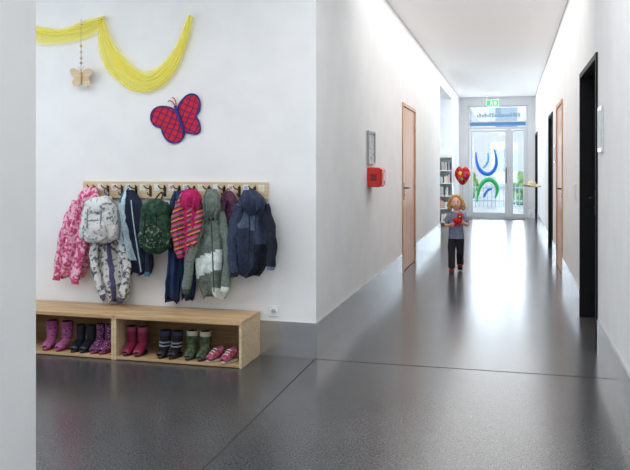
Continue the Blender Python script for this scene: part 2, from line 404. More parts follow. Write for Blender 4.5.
purple = noisy('purple_print', (.16,.02,.10), (.38,.11,.25), 45, .4, kind='voronoi', lo=.2, hi=.5)
pinkdot = noisy('pink_dots', (.50,.32,.42), (.13,.025,.11), 60, .4, kind='voronoi', lo=.26, hi=.34)
navy = plain('navy_rubber', (.010,.012,.022), .35); magenta = plain('magenta_rubber', (.22,.018,.06), .35)
greenr = noisy('green_print', (.022,.055,.028), (.12,.15,.08), 34, .4); blackr = plain('black_rubber', (.01,.01,.012), .5)
whitetrim = plain('cream_trim', (.55,.52,.42), .6); sole = plain('dark_sole', (.03,.02,.03), .8)
YB = 5.06
def pair(name, px, mat, h, solem=sole, **k):
    e = empty(name)
    for i, p in enumerate(px):
        X = W(p, 350, YB-.03).x
        boot(e, X, YB, random.uniform(-.12,.12), h, mat, solem, **k)
pair('rain_boots', (50,65), purple, .205, trim=plain('purple_cuff', (.28,.05,.16), .5), solem=magenta)
pair('winter_boots', (79,89), navy, .185, shaft=.036)
pair('rain_boots', (98.5,107.5), pinkdot, .20, shaft=.033, solem=magenta)
pair('rain_boots', (130,141), magenta, .195, shaft=.041, trim=plain('pink_cuff', (.34,.06,.13), .5))
pair('winter_boots', (164,176), blackr, .18, shaft=.043, straps=plain('grey_strap', (.25,.28,.36), .6), trim=plain('navy_cuff', (.03,.04,.09), .8))
pair('rain_boots', (191,204), greenr, .19, shaft=.043, trim=whitetrim)
def sneakers(name, px):
    e = empty(name)
    pk = noisy('sneaker_pink', (.26,.03,.07), (.42,.12,.18), 50, .6)
    for i, p in enumerate(px):
        X = W(p, 355, YB-.05).x
        boot(e, X, YB-.03, (-.5,-.3)[i], .085, pk, whitetrim, trim=plain('sneaker_cuff', (.5,.16,.22), .8), shaft=.034)
        for k in range(3):
            R = Matrix.Rotation((-.5,-.3)[i], 3, 'Z')
            pts = [R@Vector((a, -.045-.018*k, .088-.012*k-abs(a)*.3))+Vector((X,YB-.03,.0245)) for a in (-.02,-.01,0,.01,.02)]
            curve('lace', pts, .003, M['white'], e)
sneakers('sneakers', (219,232))

# ---------------------------------------------------------------- coat rack
rk = empty('coat_rack')
RX0, RX1, RY0, RY1 = -3.27, -1.74, YC-.024, YC-.002
boxes('board', [(RX0,RX1,RY0,RY1,1.15,1.28)], M['woodpale'], rk, .003)
NH = 12; hx = [RX0+.1+(RX1-RX0-.2)*i/(NH-1) for i in range(NH)]
tagc = [(.8,.8,.78),(.7,.3,.3),(.3,.45,.7),(.75,.7,.3)]
for i, x in enumerate(hx):
    boxes('hook_plate', [(x-.011,x+.011,RY0-.004,RY0,1.165,1.245)], M['darkmetal'], rk, .001)
    for s in (-1, 1):
        curve('hook_prong', [(x,RY0-.004,1.225),(x+s*.012,RY0-.03,1.225),(x+s*.022,RY0-.055,1.232),(x+s*.026,RY0-.062,1.255)], .0045, M['darkmetal'], rk)
    curve('hook_lower', [(x,RY0-.004,1.185),(x,RY0-.03,1.175),(x,RY0-.05,1.178),(x,RY0-.052,1.2)], .0045, M['darkmetal'], rk)
    boxes('name_tag', [(x+.03,x+.075,RY0-.002,RY0,1.21,1.262)], M['paper'], rk)
    boxes('tag_picture', [(x+.04,x+.065,RY0-.003,RY0-.002,1.225,1.25)], plain('tag_%d'%i, tagc[i%4], .8), rk)

# ---------------------------------------------------------------- garments
def lin(c): return tuple(((v/255+.055)/1.055)**2.4 if v/255 > .04045 else v/255/12.92 for v in c)
def fab(name, c, c2=None, scale=60):
    a = lin(c); b = lin(c2) if c2 else tuple(min(1, v*1.25+.003) for v in a)
    return noisy(name, a, b, scale, .85, bump=.15, bscale=25)
def loft(name, rows, mats, e, yb=YC-.03, n=64, m=50, amp=.14, k=7, seed=1, matfn=None):
    V = []; F = []; FM = []
    for i in range(m+1):
        py, l, r, dp = cr(rows, i/m)
        A = W(l, py, yb-dp/2); B = W(r, py, yb-dp/2)
        dp *= .85
        cx = (A.x+B.x)/2; hw = (B.x-A.x)/2; cz = (A.z+B.z)/2; hd = dp/2
        fr = i/m
        for j in range(n):
            q = 2*math.pi*j/n
            c, s = math.cos(q), math.sin(q)
            x = cx+hw*math.copysign(abs(c)**.85, c)
            fold = amp*(.35+.65*fr)*(math.sin(k*q+seed+1.5*math.sin(fr*3+seed))+.7*math.sin((k*2-3)*q+seed*2.3-fr*2))
            nz = noise.noise(Vector((x*14, q*1.2+seed*5, cz*9)))*.5
            nz2 = noise.noise(Vector((x*30+seed, cz*26, 2)))*.3
            y = yb-hd-hd*math.copysign(abs(s)**.8, s)*(1+(fold*2.8+nz*.8+nz2)*(1 if s > 0 else 0))
            x += hw*.07*noise.noise(Vector((seed, cz*16, c*2)))+hw*.05*math.sin(fr*9+seed)
            z = cz+(.012*math.sin(q*3+seed)+.008*math.sin(q*7))*(fr**4)
            V.append(Vector((x, min(y, yb+.004), z)))
    for i in range(m):
        for j in range(n):
            F.append((i*n+j, i*n+(j+1)%n, (i+1)*n+(j+1)%n, (i+1)*n+j))
            FM.append(matfn(math.cos(2*math.pi*(j+.5)/n), i/m) if matfn else 0)
    F.append(tuple(range(n-1,-1,-1))); FM.append(FM[0])
    F.append(tuple(m*n+j for j in range(n))); FM.append(FM[-1])
    return mesh_ob(name, V, F, mats, e, True, FM)
def sleeve(name, pts, rad, mat, e, yb=YC-.09, seed=1, cuff=None):
    P = [(*W(a, b, yb-.008*i), 0) for i, (a, b) in enumerate(pts)]
    m = 40; n = 24; V = []; F = []; FM = []
    for i in range(m+1):
        f = i/m; c = Vector(cr([p[:3] for p in P], f)); c2 = Vector(cr([p[:3] for p in P], min(1, f+.02)))-Vector(cr([p[:3] for p in P], max(0, f-.02)))
        d = c2.normalized(); a = d.cross(Vector((0,1,0))).normalized(); b = a.cross(d)
        r = cr([(q,) for q in rad], f)[0]*.9
        if f > .93: r *= .93
        for j in range(n):
            q = 2*math.pi*j/n
            rr = r*(1+.13*math.sin(f*24+2*math.cos(q+seed))+.10*math.sin(3*q+f*5+seed)+.2*noise.noise(Vector((math.cos(q)*2, f*8+seed*3, math.sin(q)*2))))
            V.append(c+a*rr*math.cos(q)+b*rr*.62*math.sin(q))
    for i in range(m):
        for j in range(n):
            F.append((i*n+j, i*n+(j+1)%n, (i+1)*n+(j+1)%n, (i+1)*n+j)); FM.append(1 if i/m > .9 and cuff else 0)
    F.append(tuple(range(n-1,-1,-1))); FM.append(0); F.append(tuple(m*n+j for j in range(n))); FM.append(0)
    return mesh_ob(name, V, F, [mat, cuff or mat], e, True, FM)
def line(name, pts, r, mat, e, Y): return curve(name, [W(a, b, Y) for a, b in pts], r, mat, e)
def loop(e, px, mat):
    curve('hanging_loop', [W(px-2,194,YC-.075), W(px-1,187,YC-.08), W(px+1,187,YC-.08), W(px+2,194,YC-.075)], .004, mat, e)

e = empty('pink_jacket')
pk = noisy('pink_floral', lin((196,72,118)), lin((230,180,200)), 42, .85, lo=.45, hi=.56, bump=.15, bscale=25)
pk2 = fab('pink_lining', (184,60,104), (205,92,130))
loft('body', [(188,91,97,.05),(196,80,98,.09),(212,72,97,.12),(235,66,95,.13),(258,62,90,.13),(274,60,84,.11),(278,62,82,.09)], [pk, pk2], e, amp=.16, k=6, seed=2, matfn=lambda c, f: 1 if f > .94 else 0)
loft('hood', [(187,86,96,.04),(196,78,98,.08),(208,78,96,.07),(214,81,92,.03)], [pk], e, yb=YC-.11, seed=4)
sleeve('sleeve_left', [(77,202),(67,225),(60,252),(56,280)], [.04,.044,.04,.034], pk, e, seed=3, cuff=pk2)
sleeve('sleeve_right', [(90,206),(84,235),(78,262),(75,284)], [.04,.046,.04,.034], pk, e, yb=YC-.15, seed=6, cuff=pk2)
loop(e, 95, pk2)
e = empty('patterned_rain_jacket')
pt = noisy('grey_print', lin((95,98,112)), lin((210,211,208)), 34, .8, lo=.42, hi=.5, bump=.15, bscale=25)
ptd = fab('print_trim', (80,78,112))
loft('body', [(196,101,111,.05),(215,97,117,.08),(238,92,121,.11),(262,91,126,.12),(285,97,130,.11),(298,100,127,.08),(301,102,120,.06)], [pt, ptd], e, amp=.2, k=5, seed=5, matfn=lambda c, f: 1 if abs(c-.2) < .06 or f > .96 else 0)
sleeve('sleeve_left', [(98,235),(94,255),(97,278),(103,298)], [.03,.036,.034,.028], pt, e, yb=YC-.15, seed=8, cuff=ptd)
sleeve('sleeve_right', [(116,232),(122,250),(127,272),(120,302)], [.03,.036,.034,.026], pt, e, yb=YC-.14, seed=11, cuff=ptd)
loop(e, 106, ptd)

def backpack(name, x0, x1, y0, y1, Yc, dep, mat, mat2, trim, tilt=0, top=192):
    e = empty(name)
    A = W(x0, y1, Yc); B = W(x1, y0, Yc); c = (A+B)/2; rx = (B.x-A.x)/2; rz = (B.z-A.z)/2
    def crumple(p): return p+Vector((.008,.012,.008))*noise.noise(p*12+Vector((tilt,3,1)))*1.8
    superell('main_compartment', c, (rx,dep,rz), mat, e, .65, 40, taper=.16, fn=crumple)
    superell('front_pocket', c+Vector((0,-dep*.85,-rz*.38)), (rx*.72,dep*.42,rz*.46), mat2, e, .6, 32, fn=crumple)
    superell('top_flap', c+Vector((0,-dep*.32,rz*.55)), (rx*.78,dep*.82,rz*.40), mat, e, .7, 32, fn=crumple)
    for s in (-1, 1):
        superell('side_pocket', c+Vector((s*rx*.95,-dep*.1,-rz*.5)), (rx*.16,dep*.6,rz*.33), mat2, e, .6, 20)
        curve('shoulder_strap', [c+Vector((s*rx*.45,dep*.95,rz*.85)), c+Vector((s*rx*.9,dep*1.05,rz*.5)), c+Vector((s*rx*1.08,dep*1.0,-rz*.1)), c+Vector((s*rx*.9,dep*.9,-rz*.85))], .011, trim, e)
        curve('buckle_strap', [c+Vector((s*rx*.4,-dep*1.15,rz*.5)), c+Vector((s*rx*.4,-dep*1.3,0.0)), c+Vector((s*rx*.4,-dep*1.38,-rz*.3))], .005, trim, e)
    curve('zip', [c+Vector((rx*.70*math.cos(a), -dep*1.16, -rz*.38+rz*.42*math.sin(a))) for a in [math.pi*k/12 for k in range(13)]], .004, trim, e)
    h = W((x0+x1)/2, top, Yc).z
    curve('grab_handle', [c+Vector((-.025,dep*.3,rz*.9)), Vector((c.x-.02,YC-.075,h)), Vector((c.x+.02,YC-.075,h)), c+Vector((.025,dep*.3,rz*.9))], .006, trim, e)
    return e
wb = noisy('white_floral', lin((112,122,124)), lin((214,216,216)), 38, .8, lo=.36, hi=.46)
wb2 = noisy('white_floral_pocket', lin((150,115,132)), lin((208,210,210)), 46, .8, lo=.36, hi=.46)
backpack('white_backpack', 83, 116, 197, 243, YC-.225, .062, wb, wb2, fab('strap_grey', (128,133,136)), 1, 191)

e = empty('blue_jacket')
nv = fab('navy_cloth', (28,36,58)); lb = fab('ice_blue', (180,204,214)); tq = fab('teal_cloth', (60,112,142))
loft('body', [(190,124,133,.05),(200,119,140,.09),(218,119,145,.12),(240,121,150,.12),(262,127,152,.11),(273,130,151,.09)], [nv, lb, tq], e, amp=.16, k=6, seed=7,
     matfn=lambda c, f: 1 if (-.62 < c < -.22 and f < .78) else (2 if c <= -.62 and f < .6 else 0))
sleeve('sleeve_left', [(121,203),(119,222),(120,242),(125,262)], [.026,.030,.028,.022], lb, e, yb=YC-.13, seed=2, cuff=nv)
sleeve('sleeve_right', [(139,203),(146,225),(149,250),(147,276)], [.028,.032,.030,.025], nv, e, yb=YC-.11, seed=9, cuff=tq)
line('zip', [(131,200),(133,225),(138,250),(141,272)], .004, lb, e, YC-.185)
loop(e, 128, nv)
gb = noisy('green_print_cloth', lin((26,54,40)), lin((52,84,64)), 30, .8, lo=.45, hi=.6)
gb2 = noisy('green_pocket', lin((24,50,38)), lin((110,130,110)), 45, .8, lo=.52, hi=.62)
backpack('green_backpack', 142, 170, 199, 252, YC-.20, .07, gb, gb2, fab('strap_black', (25,30,28)), 4, 190)
e = empty('navy_rain_trousers')
n2 = fab('navy_blue', (36,54,92)); n3 = fab('navy_dark', (22,32,58))
loft('leg_left', [(191,174,183,.05),(205,170,184,.09),(230,169,182,.10),(260,168,181,.10),(285,166,180,.10),(301,165,179,.08)], [n2, n3], e, amp=.14, k=5, seed=3, matfn=lambda c, f: 1 if f > .93 else 0)
loft('leg_right', [(191,176,185,.05),(205,176,192,.09),(230,179,194,.10),(260,180,194,.10),(285,181,195,.09),(299,182,194,.07)], [n2, n3], e, yb=YC-.045, amp=.14, k=5, seed=8, matfn=lambda c, f: 1 if f > .93 else 0)
line('brace', [(175,194),(173,203),(176,212)], .006, n3, e, YC-.15)
loop(e, 179, n3)
e = empty('striped_jacket')
stc = [lin(c) for c in ((190,30,92),(60,40,70),(205,165,55),(190,30,92),(120,24,60),(75,135,105),(205,80,140))]
sm = stripes('rainbow_stripes', stc, 15, .85, (0,.35,0)); mg = fab('magenta_cloth', (168,26,82), (190,44,104))
loft('body', [(190,183,195,.05),(198,178,200,.08),(212,176,201,.11),(228,178,199,.11),(244,180,195,.10),(256,181,191,.08)], [sm, mg], e, yb=YC-.13, amp=.15, k=6, seed=6, matfn=lambda c, f: 1 if (c > .35 and f < .6) or (-.2 < c < .1) else 0)
loft('hood', [(189,185,196,.04),(197,180,201,.06),(206,181,200,.05),(212,186,196,.02)], [mg], e, yb=YC-.20, seed=12, amp=.2)
sleeve('sleeve_left', [(179,202),(175,222),(176,240),(180,258)], [.028,.032,.030,.025], sm, e, yb=YC-.2, seed=2, cuff=mg)
sleeve('sleeve_right', [(198,202),(199,216),(196,232),(192,246)], [.028,.032,.030,.025], sm, e, yb=YC-.2, seed=5, cuff=mg)
loop(e, 189, mg)
e = empty('grey_jacket')
gg = fab('sage_grey', (98,110,104), (118,130,123)); wh = fab('pale_panel', (206,216,214)); gdk = fab('grey_trim', (60,70,70))
loft('body', [(189,207,216,.05),(198,204,219,.09),(214,201,224,.13),(234,198,227,.14),(252,196,229,.15),(268,196,228,.15),(284,199,228,.13),(297,204,226,.10)], [gg, wh, gdk], e, yb=YC-.06, amp=.17, k=5, seed=9,
     matfn=lambda c, f: 1 if (.56 < f+.06*c < .74 and c < .6) or (f > .86 and c > .1) else (2 if f > .97 else 0))
loft('hood', [(189,207,215,.04),(198,203,219,.07),(210,203,220,.06),(219,206,217,.02)], [gg], e, yb=YC-.19, seed=3, amp=.2)
sleeve('sleeve_left', [(203,212),(196,236),(190,262),(186,294)], [.038,.044,.042,.034], gg, e, yb=YC-.18, seed=7, cuff=gdk)
sleeve('sleeve_right', [(220,212),(226,235),(228,258),(224,292)], [.036,.042,.040,.032], gg, e, yb=YC-.17, seed=4, cuff=wh)
line('zip', [(211,214),(212,240),(213,268),(214,292)], .005, gdk, e, YC-.25)
loop(e, 211, gdk)
e = empty('plum_cardigan')
pl = fab('plum_knit', (78,46,72), (104,62,88))
loft('body', [(191,225,231,.05),(198,221,236,.08),(212,220,239,.10),(232,222,239,.10),(250,226,239,.08)], [pl], e, yb=YC-.03, amp=.16, k=5, seed=10)
sleeve('sleeve', [(224,200),(221,214),(222,232),(226,248)], [.024,.028,.026,.02], pl, e, yb=YC-.12, seed=1)
loop(e, 228, pl)
e = empty('slate_blue_jacket')
sb = fab('slate_blue', (48,57,80), (60,71,94)); sl = fab('steel_blue', (92,106,134), (110,125,152)); sd = fab('ink_blue', (26,31,44))
loft('body', [(190,244,255,.05),(198,239,263,.10),(212,234,268,.13),(230,231,270,.15),(248,231,269,.15),(264,233,265,.14),(275,235,259,.11)], [sb, sl, sd], e, yb=YC-.05, amp=.17, k=6, seed=13,
     matfn=lambda c, f: 1 if (.28 < f-.05*c < .48 and c < .3) else (2 if f > .6 and c > .2 else 0))
loft('hood', [(190,244,255,.04),(198,240,263,.07),(207,241,265,.06),(214,246,260,.02)], [sb], e, yb=YC-.19, seed=5, amp=.2)
sleeve('sleeve_left', [(239,206),(234,228),(231,250),(234,277)], [.038,.044,.042,.034], sb, e, yb=YC-.18, seed=3, cuff=sd)
sleeve('sleeve_right', [(264,205),(270,226),(272,248),(270,270)], [.038,.044,.042,.034], sd, e, yb=YC-.17, seed=8, cuff=sl)
line('zip', [(249,214),(250,235),(249,255),(247,273)], .005, sd, e, YC-.25)
loop(e, 250, sd)

# ---------------------------------------------------------------- tulle swags
def swag(name, cps, widths, Y, e, k=2, seed=0):
    m = 90; n = 30; V = []; F = []
    for i in range(m+1):
        f = i/m; a, b = cr(cps, f); a2, b2 = cr(cps, min(1, f+.01)); a1, b1 = cr(cps, max(0, f-.01)); w_ = cr([(q,) for q in widths], f)[0]
        C = W(a, b, Y); T = (W(a2, b2, Y)-W(a1, b1, Y)).normalized(); N = Vector((-T.z, 0, T.x))
        hw = w_*.0075/2
        for j in range(n+1):
            s = j/n*2-1
            edge = .004*math.sin(f*17+seed*2)*s
            V.append(C+N*(hw*s+edge)+Vector((0, -.010-.004*math.sin(k*math.pi*s+seed+f*3), 0)))
    for i in range(m):
        for j in range(n):
            F.append((i*(n+1)+j, (i+1)*(n+1)+j, (i+1)*(n+1)+j+1, i*(n+1)+j+1))
    return mesh_ob(name, V, F, M['tulle'], e, True)
e = empty('yellow_tulle_swag')
YS = YC-.02
swag('swag_short', [(20,27),(38,35),(57,37),(80,32),(95,25),(104,18)], [10,18,15,19,14,5], YS, e, seed=1)
swag('swag_short_fold', [(20,24),(40,31),(62,33),(84,27),(104,18)], [5,8,7,10,5], YS-.010, e, seed=4)
swag('swag_long', [(101,18),(105,42),(117,65),(140,81),(162,75),(180,49),(191,16)], [5,15,24,21,19,12,6], YS, e, seed=2)
swag('swag_long_fold', [(102,18),(110,44),(124,68),(146,80),(164,70),(180,46),(190,16)], [3,8,12,8,9,7,4], YS-.010, e, seed=7)
swag('swag_long_edge', [(101,18),(102,44),(110,68),(132,88),(158,86),(178,60),(191,16)], [2,3,5,4,5,4,3], YS-.016, e, seed=9)
for a, b in ((104,17),(190,16)): cyl('pin', W(a, b, YC-.045), W(a, b, YC-.001), .007,.004, plain('pin_head', (.7,.6,.2), .4), e, 10)

def poly(name, pts, Y, th_, mat, e, tf=None):
    P = [W(a, b, Y) for a, b in pts]
    n = len(P); V = P+[p+Vector((0,th_,0)) for p in P]
    F = [tuple(range(n)), tuple(range(2*n-1, n-1, -1))]+[(i, n+i, n+(i+1)%n, (i+1)%n) for i in range(n)]
    ob = mesh_ob(name, V, F, mat, e)
    bm = bmesh.new(); bm.from_mesh(ob.data); bmesh.ops.recalc_face_normals(bm, faces=bm.faces); bm.to_mesh(ob.data); bm.free()
    return ob
def smoothpts(pts, k=5):
    n = len(pts); out = []
    for i in range(n):
        a, b, c, d = pts[i-1], pts[i], pts[(i+1)%n], pts[(i+2)%n]
        for j in range(k):
            f = j/k
            out.append(tuple(.5*((2*q)+(-p+r)*f+(2*p-5*q+4*r-s)*f*f+(-p+3*q-3*r+s)*f**3) for p, q, r, s in zip(a, b, c, d)))
    return out
e = empty('butterfly_wall_decoration')
redp = plain('red_card', lin((200,24,44)), .7); blp = plain('blue_card', lin((36,42,128)), .7)
rw = smoothpts([(178,109),(184,98),(191,94),(197,96),(200,103),(199,111),(196,116),(199,122),(200,130),(196,134),(189,133),(184,129)])
lw = smoothpts([(176,112),(168,107),(158,107),(152,112),(151,120),(155,126),(161,128),(163,134),(168,141),(175,143),(182,139),(184,131)])
YW = YC-.012
for nm, pp in (('wing_right', rw), ('wing_left', lw)):
    poly(nm, pp, YW, .008, redp, e)
    curve(nm+'_edge', [W(a, b, YW) for a, b in pp], .006, blp, e, cyclic=True, poly=True, res=1)
def inside(p, P):
    r = False; n = len(P)
    for i in range(n):
        (x1,y1),(x2,y2) = P[i], P[i-1]
        if (y1 > p[1]) != (y2 > p[1]) and p[0] < (x2-x1)*(p[1]-y1)/(y2-y1)+x1: r = not r
    return r
strands = []
for pp in (rw, lw):
    for ang in (.35, .35+math.pi/2):
        dx, dy = math.cos(ang), math.sin(ang); nx, ny = -dy, dx
        for k in range(-12, 13):
            run = []
            for s in range(-80, 81):
                q = (176+nx*k*5.6+dx*s*.6+.7*math.sin(s*.12+k), 119+ny*k*5.6+dy*s*.6+.7*math.cos(s*.1+k))
                if inside(q, pp): run.append(W(*q, YW-.001))
                else:
                    if len(run) > 4: strands.append(run[::3]+[run[-1]])
                    run = []
curve('wing_net_pattern', strands, .0030, blp, e, poly=True, res=1)
curve('body', [W(175,106,YW-.006),W(179,116,YW-.008),(W(182,126,YW-.008)),W(184,134,YW-.006)], .014, blp, e, radii=[.8,1,1,.4])
curve('antennae', [[W(175,106,YW),W(173,101,YW-.01),W(169,99,YW-.01),W(168,102,YW-.01)],[W(176,106,YW),W(176,100,YW-.01),W(174,97,YW-.01),W(172,98,YW-.01)]], .004, redp, e)
e = empty('wooden_butterfly_mobile')
YM = YC-.07
bw = smoothpts([(81,74),(78,70),(73,68),(70,70),(71,75),(74,78),(72,82),(74,86),(78,86),(81,83),(84,86),(89,86),(90,82),(88,78),(91,75),(92,70),(88,68),(84,70)], 4)
poly('wings', bw, YM, .006, M['woodpale'], e)
curve('body', [W(81,70,YM-.004),W(81,77,YM-.006),W(81,85,YM-.004)], .008, M['wood'], e, radii=[.6,1,.6])
curve('antennae', [[W(81,71,YM),W(79,68,YM),W(78,66,YM)],[W(81,71,YM),W(83,68,YM),W(84,66,YM)]], .0025, M['wood'], e)
curve('string', [W(81,20,YM+.003),W(81,45,YM+.003),W(81,72,YM+.003)], .0015, M['darkmetal'], e)
for b in (24,46,52,58,63): superell('bead', W(81,b,YM+.003), (.011,.011,.011), M['wood'] if b % 4 else M['woodpale'], e, 1, 12)
cyl('nail', W(81,20,YM-.004), W(81,20,YC-.001), .003,.003, M['darkmetal'], e, 8)

e = empty('power_socket'); c = W(274, 311, YC)
boxes('plate', [(c.x-.04,c.x+.04,YC-.008,YC,c.z-.04,c.z+.04)], M['white'], e, .003)
cyl('ring', (c.x,YC-.012,c.z), (c.x,YC-.008,c.z), .024,.026, M['white'], e, 24)
cyl('well', (c.x,YC-.0125,c.z), (c.x,YC-.012,c.z), .019,.019, plain('socket_shadow', (.5,.5,.51), .6), e, 24)
for s in (-1,1): cyl('hole', (c.x+s*.009,YC-.0130,c.z), (c.x+s*.009,YC-.0125,c.z), .003,.003, M['black'], e, 8)

e = empty('fire_alarm_box')
boxes('casing', [(XL,XL+.13,7.36,7.62,1.19,1.385)], M['red'], e, .012)
boxes('lid', [(XL+.13,XL+.145,7.375,7.605,1.205,1.37)], M['red'], e, .006)
boxes('button_glass', [(XL+.145,XL+.149,7.44,7.54,1.26,1.33)], M['paper'], e)
boxes('front_label', [(XL+.035,XL+.095,7.354,7.36,1.255,1.32)], M['darkred'], e)
cyl('key', (XL+.149,7.49,1.235), (XL+.155,7.49,1.235), .008,.008, M['darkmetal'], e, 12)
e = empty('notice_frame')
boxes('frame', [(XL,XL+.025,7.33,7.35,1.42,1.75),(XL,XL+.025,7.69,7.71,1.42,1.75),(XL,XL+.025,7.35,7.69,1.42,1.44),(XL,XL+.025,7.35,7.69,1.73,1.75)], plain('notice_frame_grey', (.35,.36,.38), .4), e)
boxes('sheet', [(XL,XL+.012,7.35,7.69,1.44,1.73)], M['greypaper'], e)
e = empty('room_sign')
boxes('plate', [(XR-.015,XR,5.68,5.92,1.50,1.83)], M['steel'], e, .002)
boxes('sheet', [(XR-.018,XR-.015,5.70,5.90,1.53,1.80)], M['paper'], e)
e = empty('light_switch')
boxes('plate', [(XR-.012,XR,8.0,8.09,1.06,1.22)], M['white'], e, .003)
boxes('rocker', [(XR-.017,XR-.012,8.012,8.078,1.075,1.135),(XR-.017,XR-.012,8.012,8.078,1.145,1.205)], M['paper'], e, .002)
e = empty('door_sign')
boxes('plate', [(XR-.012,XR,11.55,11.8,1.45,1.7)], M['steel'], e, .002); boxes('sheet', [(XR-.015,XR-.012,11.57,11.78,1.47,1.68)], M['paper'], e)
e = empty('straw_hat'); straw = noisy('straw', (.55,.46,.30), (.70,.60,.42), 60, .9)
hc = Vector((XR-.2, 17.0, .98))
superell('crown', hc+Vector((0,0,.03)), (.09,.09,.07), straw, e, .8, 24)
superell('brim', hc, (.18,.18,.014), straw, e, .9, 32, fn=lambda p: p+Vector((0,0,.02*math.sin(math.atan2(p.y,p.x)*2))))
cyl('peg', (XR,17.0,.955), (XR-.2,17.0,.955), .008,.008, M['darkmetal'], e, 8)

e = empty('book_shelf'); X0, X1, SY0, SY1, SH = -2.05, -1.33, 18.05, 18.4, 1.62
boxes('carcass', [(X0,X0+.02,SY0,SY1,0,SH),(X1-.02,X1,SY0,SY1,0,SH),(X0+.02,X1-.02,SY1-.012,SY1,0,SH),(X0+.02,X1-.02,SY0,SY1-.012,SH-.02,SH)]+[(X0+.02,X1-.02,SY0,SY1-.012,z,z+.02) for z in (.06,.38,.68,.98,1.28)], M['white'], e)
cols = [(.6,.3,.25),(.3,.45,.6),(.75,.65,.4),(.4,.55,.4),(.7,.7,.65),(.75,.75,.73),(.7,.7,.72),(.45,.45,.5)]
cm = [plain('cover_%d'%i, c, .6) for i, c in enumerate(cols)]
V = []; F = []; FM = []
for z in (.08,.40,.70,1.0,1.30):
    x = X0+.04
    while x < X1-.08:
        w_ = random.uniform(.012,.04); h_ = random.uniform(.14,.22); d_ = random.uniform(.26,.30); k = random.randrange(8)
        if random.random() > .15:
            b = len(V); a0, a1, c0, c1 = x, x+w_, SY0+.006, SY0+.006+d_
            V += [(a0,c0,z),(a1,c0,z),(a1,c1,z),(a0,c1,z),(a0,c0,z+h_),(a1,c0,z+h_),(a1,c1,z+h_),(a0,c1,z+h_)]
            F += [tuple(b+i for i in f) for f in [(0,3,2,1),(4,5,6,7),(0,1,5,4),(1,2,6,5),(2,3,7,6),(3,0,4,7)]]; FM += [k]*6
        x += w_+.002
mesh_ob('books', V, F, cm, e, False, FM)
e = empty('foil_balloon'); bc = Vector((-1.16, 19.0, 1.17))
foil = noisy('red_foil', lin((170,20,40)), lin((205,80,50)), 7, .25, lo=.5, hi=.55, metal=.3)
def heart(p):
    n_ = .07*math.exp(-(p.x/.05)**2) if p.z > 0 else 0
    k = 1-.45*max(0, -p.z/.24)
    return Vector((p.x*k, p.y, p.z-n_*(p.z/.24)))
superell('balloon', bc, (.19,.09,.24), foil, e, .85, 40, fn=heart)
superell('yellow_spot', bc+Vector((-.05,-.075,.05)), (.05,.02,.05), plain('foil_yellow', (.8,.55,.05), .3), e, 1, 16)
superell('blue_spot', bc+Vector((.06,-.07,.0)), (.04,.02,.06), plain('foil_blue', (.05,.12,.5), .3), e, 1, 16)
superell('green_spot', bc+Vector((-.01,-.075,-.09)), (.035,.02,.04), plain('foil_green', (.05,.4,.1), .3), e, 1, 16)
curve('ribbon', [bc+Vector((0,0,-.23)), bc+Vector((.02,.01,-.5)), bc+Vector((-.02,0,-.85)), (bc.x,bc.y,.05)], .004, M['red'], e)
cyl('weight', (bc.x,bc.y,0), (bc.x,bc.y,.06), .05,.035, M['red'], e)

# ---------------------------------------------------------------- the girl
def skinned(name, verts, edges, radii, roots, mats, e, matfn=None, sub=2):
    me = bpy.data.meshes.new(name); me.from_pydata([tuple(v) for v in verts], edges, []); me.update()
    ob = bpy.data.objects.new(name, me); COL.objects.link(ob)
    ob.modifiers.new('skin', 'SKIN')
    sv = me.skin_vertices[0].data
    for i, r in enumerate(radii):
        sv[i].radius = r if isinstance(r, tuple) else (r, r); sv[i].use_root = i in roots
    s = ob.modifiers.new('sub', 'SUBSURF'); s.levels = sub; s.render_levels = sub
    bpy.context.view_layer.update()
    dg = bpy.context.evaluated_depsgraph_get()
    m2 = bpy.data.meshes.new_from_object(ob.evaluated_get(dg))
    ob.modifiers.clear(); ob.data = m2
    m2.materials.clear()
    for m in mats: m2.materials.append(m)
    for p in m2.polygons:
        p.use_smooth = True
        if matfn: p.material_index = matfn(p.center)
    ob.parent = e
    return ob
gx, gy = -.70, 10.13
g = empty('girl', (gx, gy, 0))
skin = plain('skin', lin((232,182,160)), .55)
shirt = noisy('blue_grey_tshirt', lin((112,120,150)), lin((138,148,176)), 40, .9)
pants = plain('black_trousers', lin((34,32,38)), .85); shoe = plain('dark_red_shoes', lin((115,24,36)), .5)
hair = noisy('blond_hair', lin((175,130,80)), lin((222,182,128)), 60, .6)
V = [(0,.0,.475),(0,.0,.55),(0,-.003,.63),(0,0,.70),(0,.002,.755),(0,-.002,.80),(0,-.008,.845),
     (-.046,.0,.45),(-.054,-.05,.28),(-.050,-.095,.08),
     (.046,.0,.45),(.050,-.01,.275),(.046,.085,.115),
     (-.088,.002,.748),(-.142,.012,.62),(-.100,-.085,.615),(-.062,-.128,.635),
     (.088,.002,.748),(.142,.012,.62),(.124,-.080,.640),(.108,-.118,.662)]
E = [(0,1),(1,2),(2,3),(3,4),(4,5),(5,6),(0,7),(7,8),(8,9),(0,10),(10,11),(11,12),(4,13),(13,14),(14,15),(15,16),(4,17),(17,18),(18,19),(19,20)]
Rr = [(.080,.066),(.074,.060),(.074,.060),(.078,.060),(.056,.048),.034,.034,.060,.046,.036,.060,.046,.036,.036,.026,.021,.017,.036,.026,.021,.017]
def bodymat(c):
    if c.y < -.070 and c.z > .5: return 0
    if c.z < .5 and abs(c.x) < .13: return 2
    if c.z > .79 and abs(c.x) < .05: return 0
    if abs(c.x) > .098 and c.z < .672: return 0
    return 1
skinned('body', V, E, Rr, {0}, [skin, shirt, pants], g, bodymat)
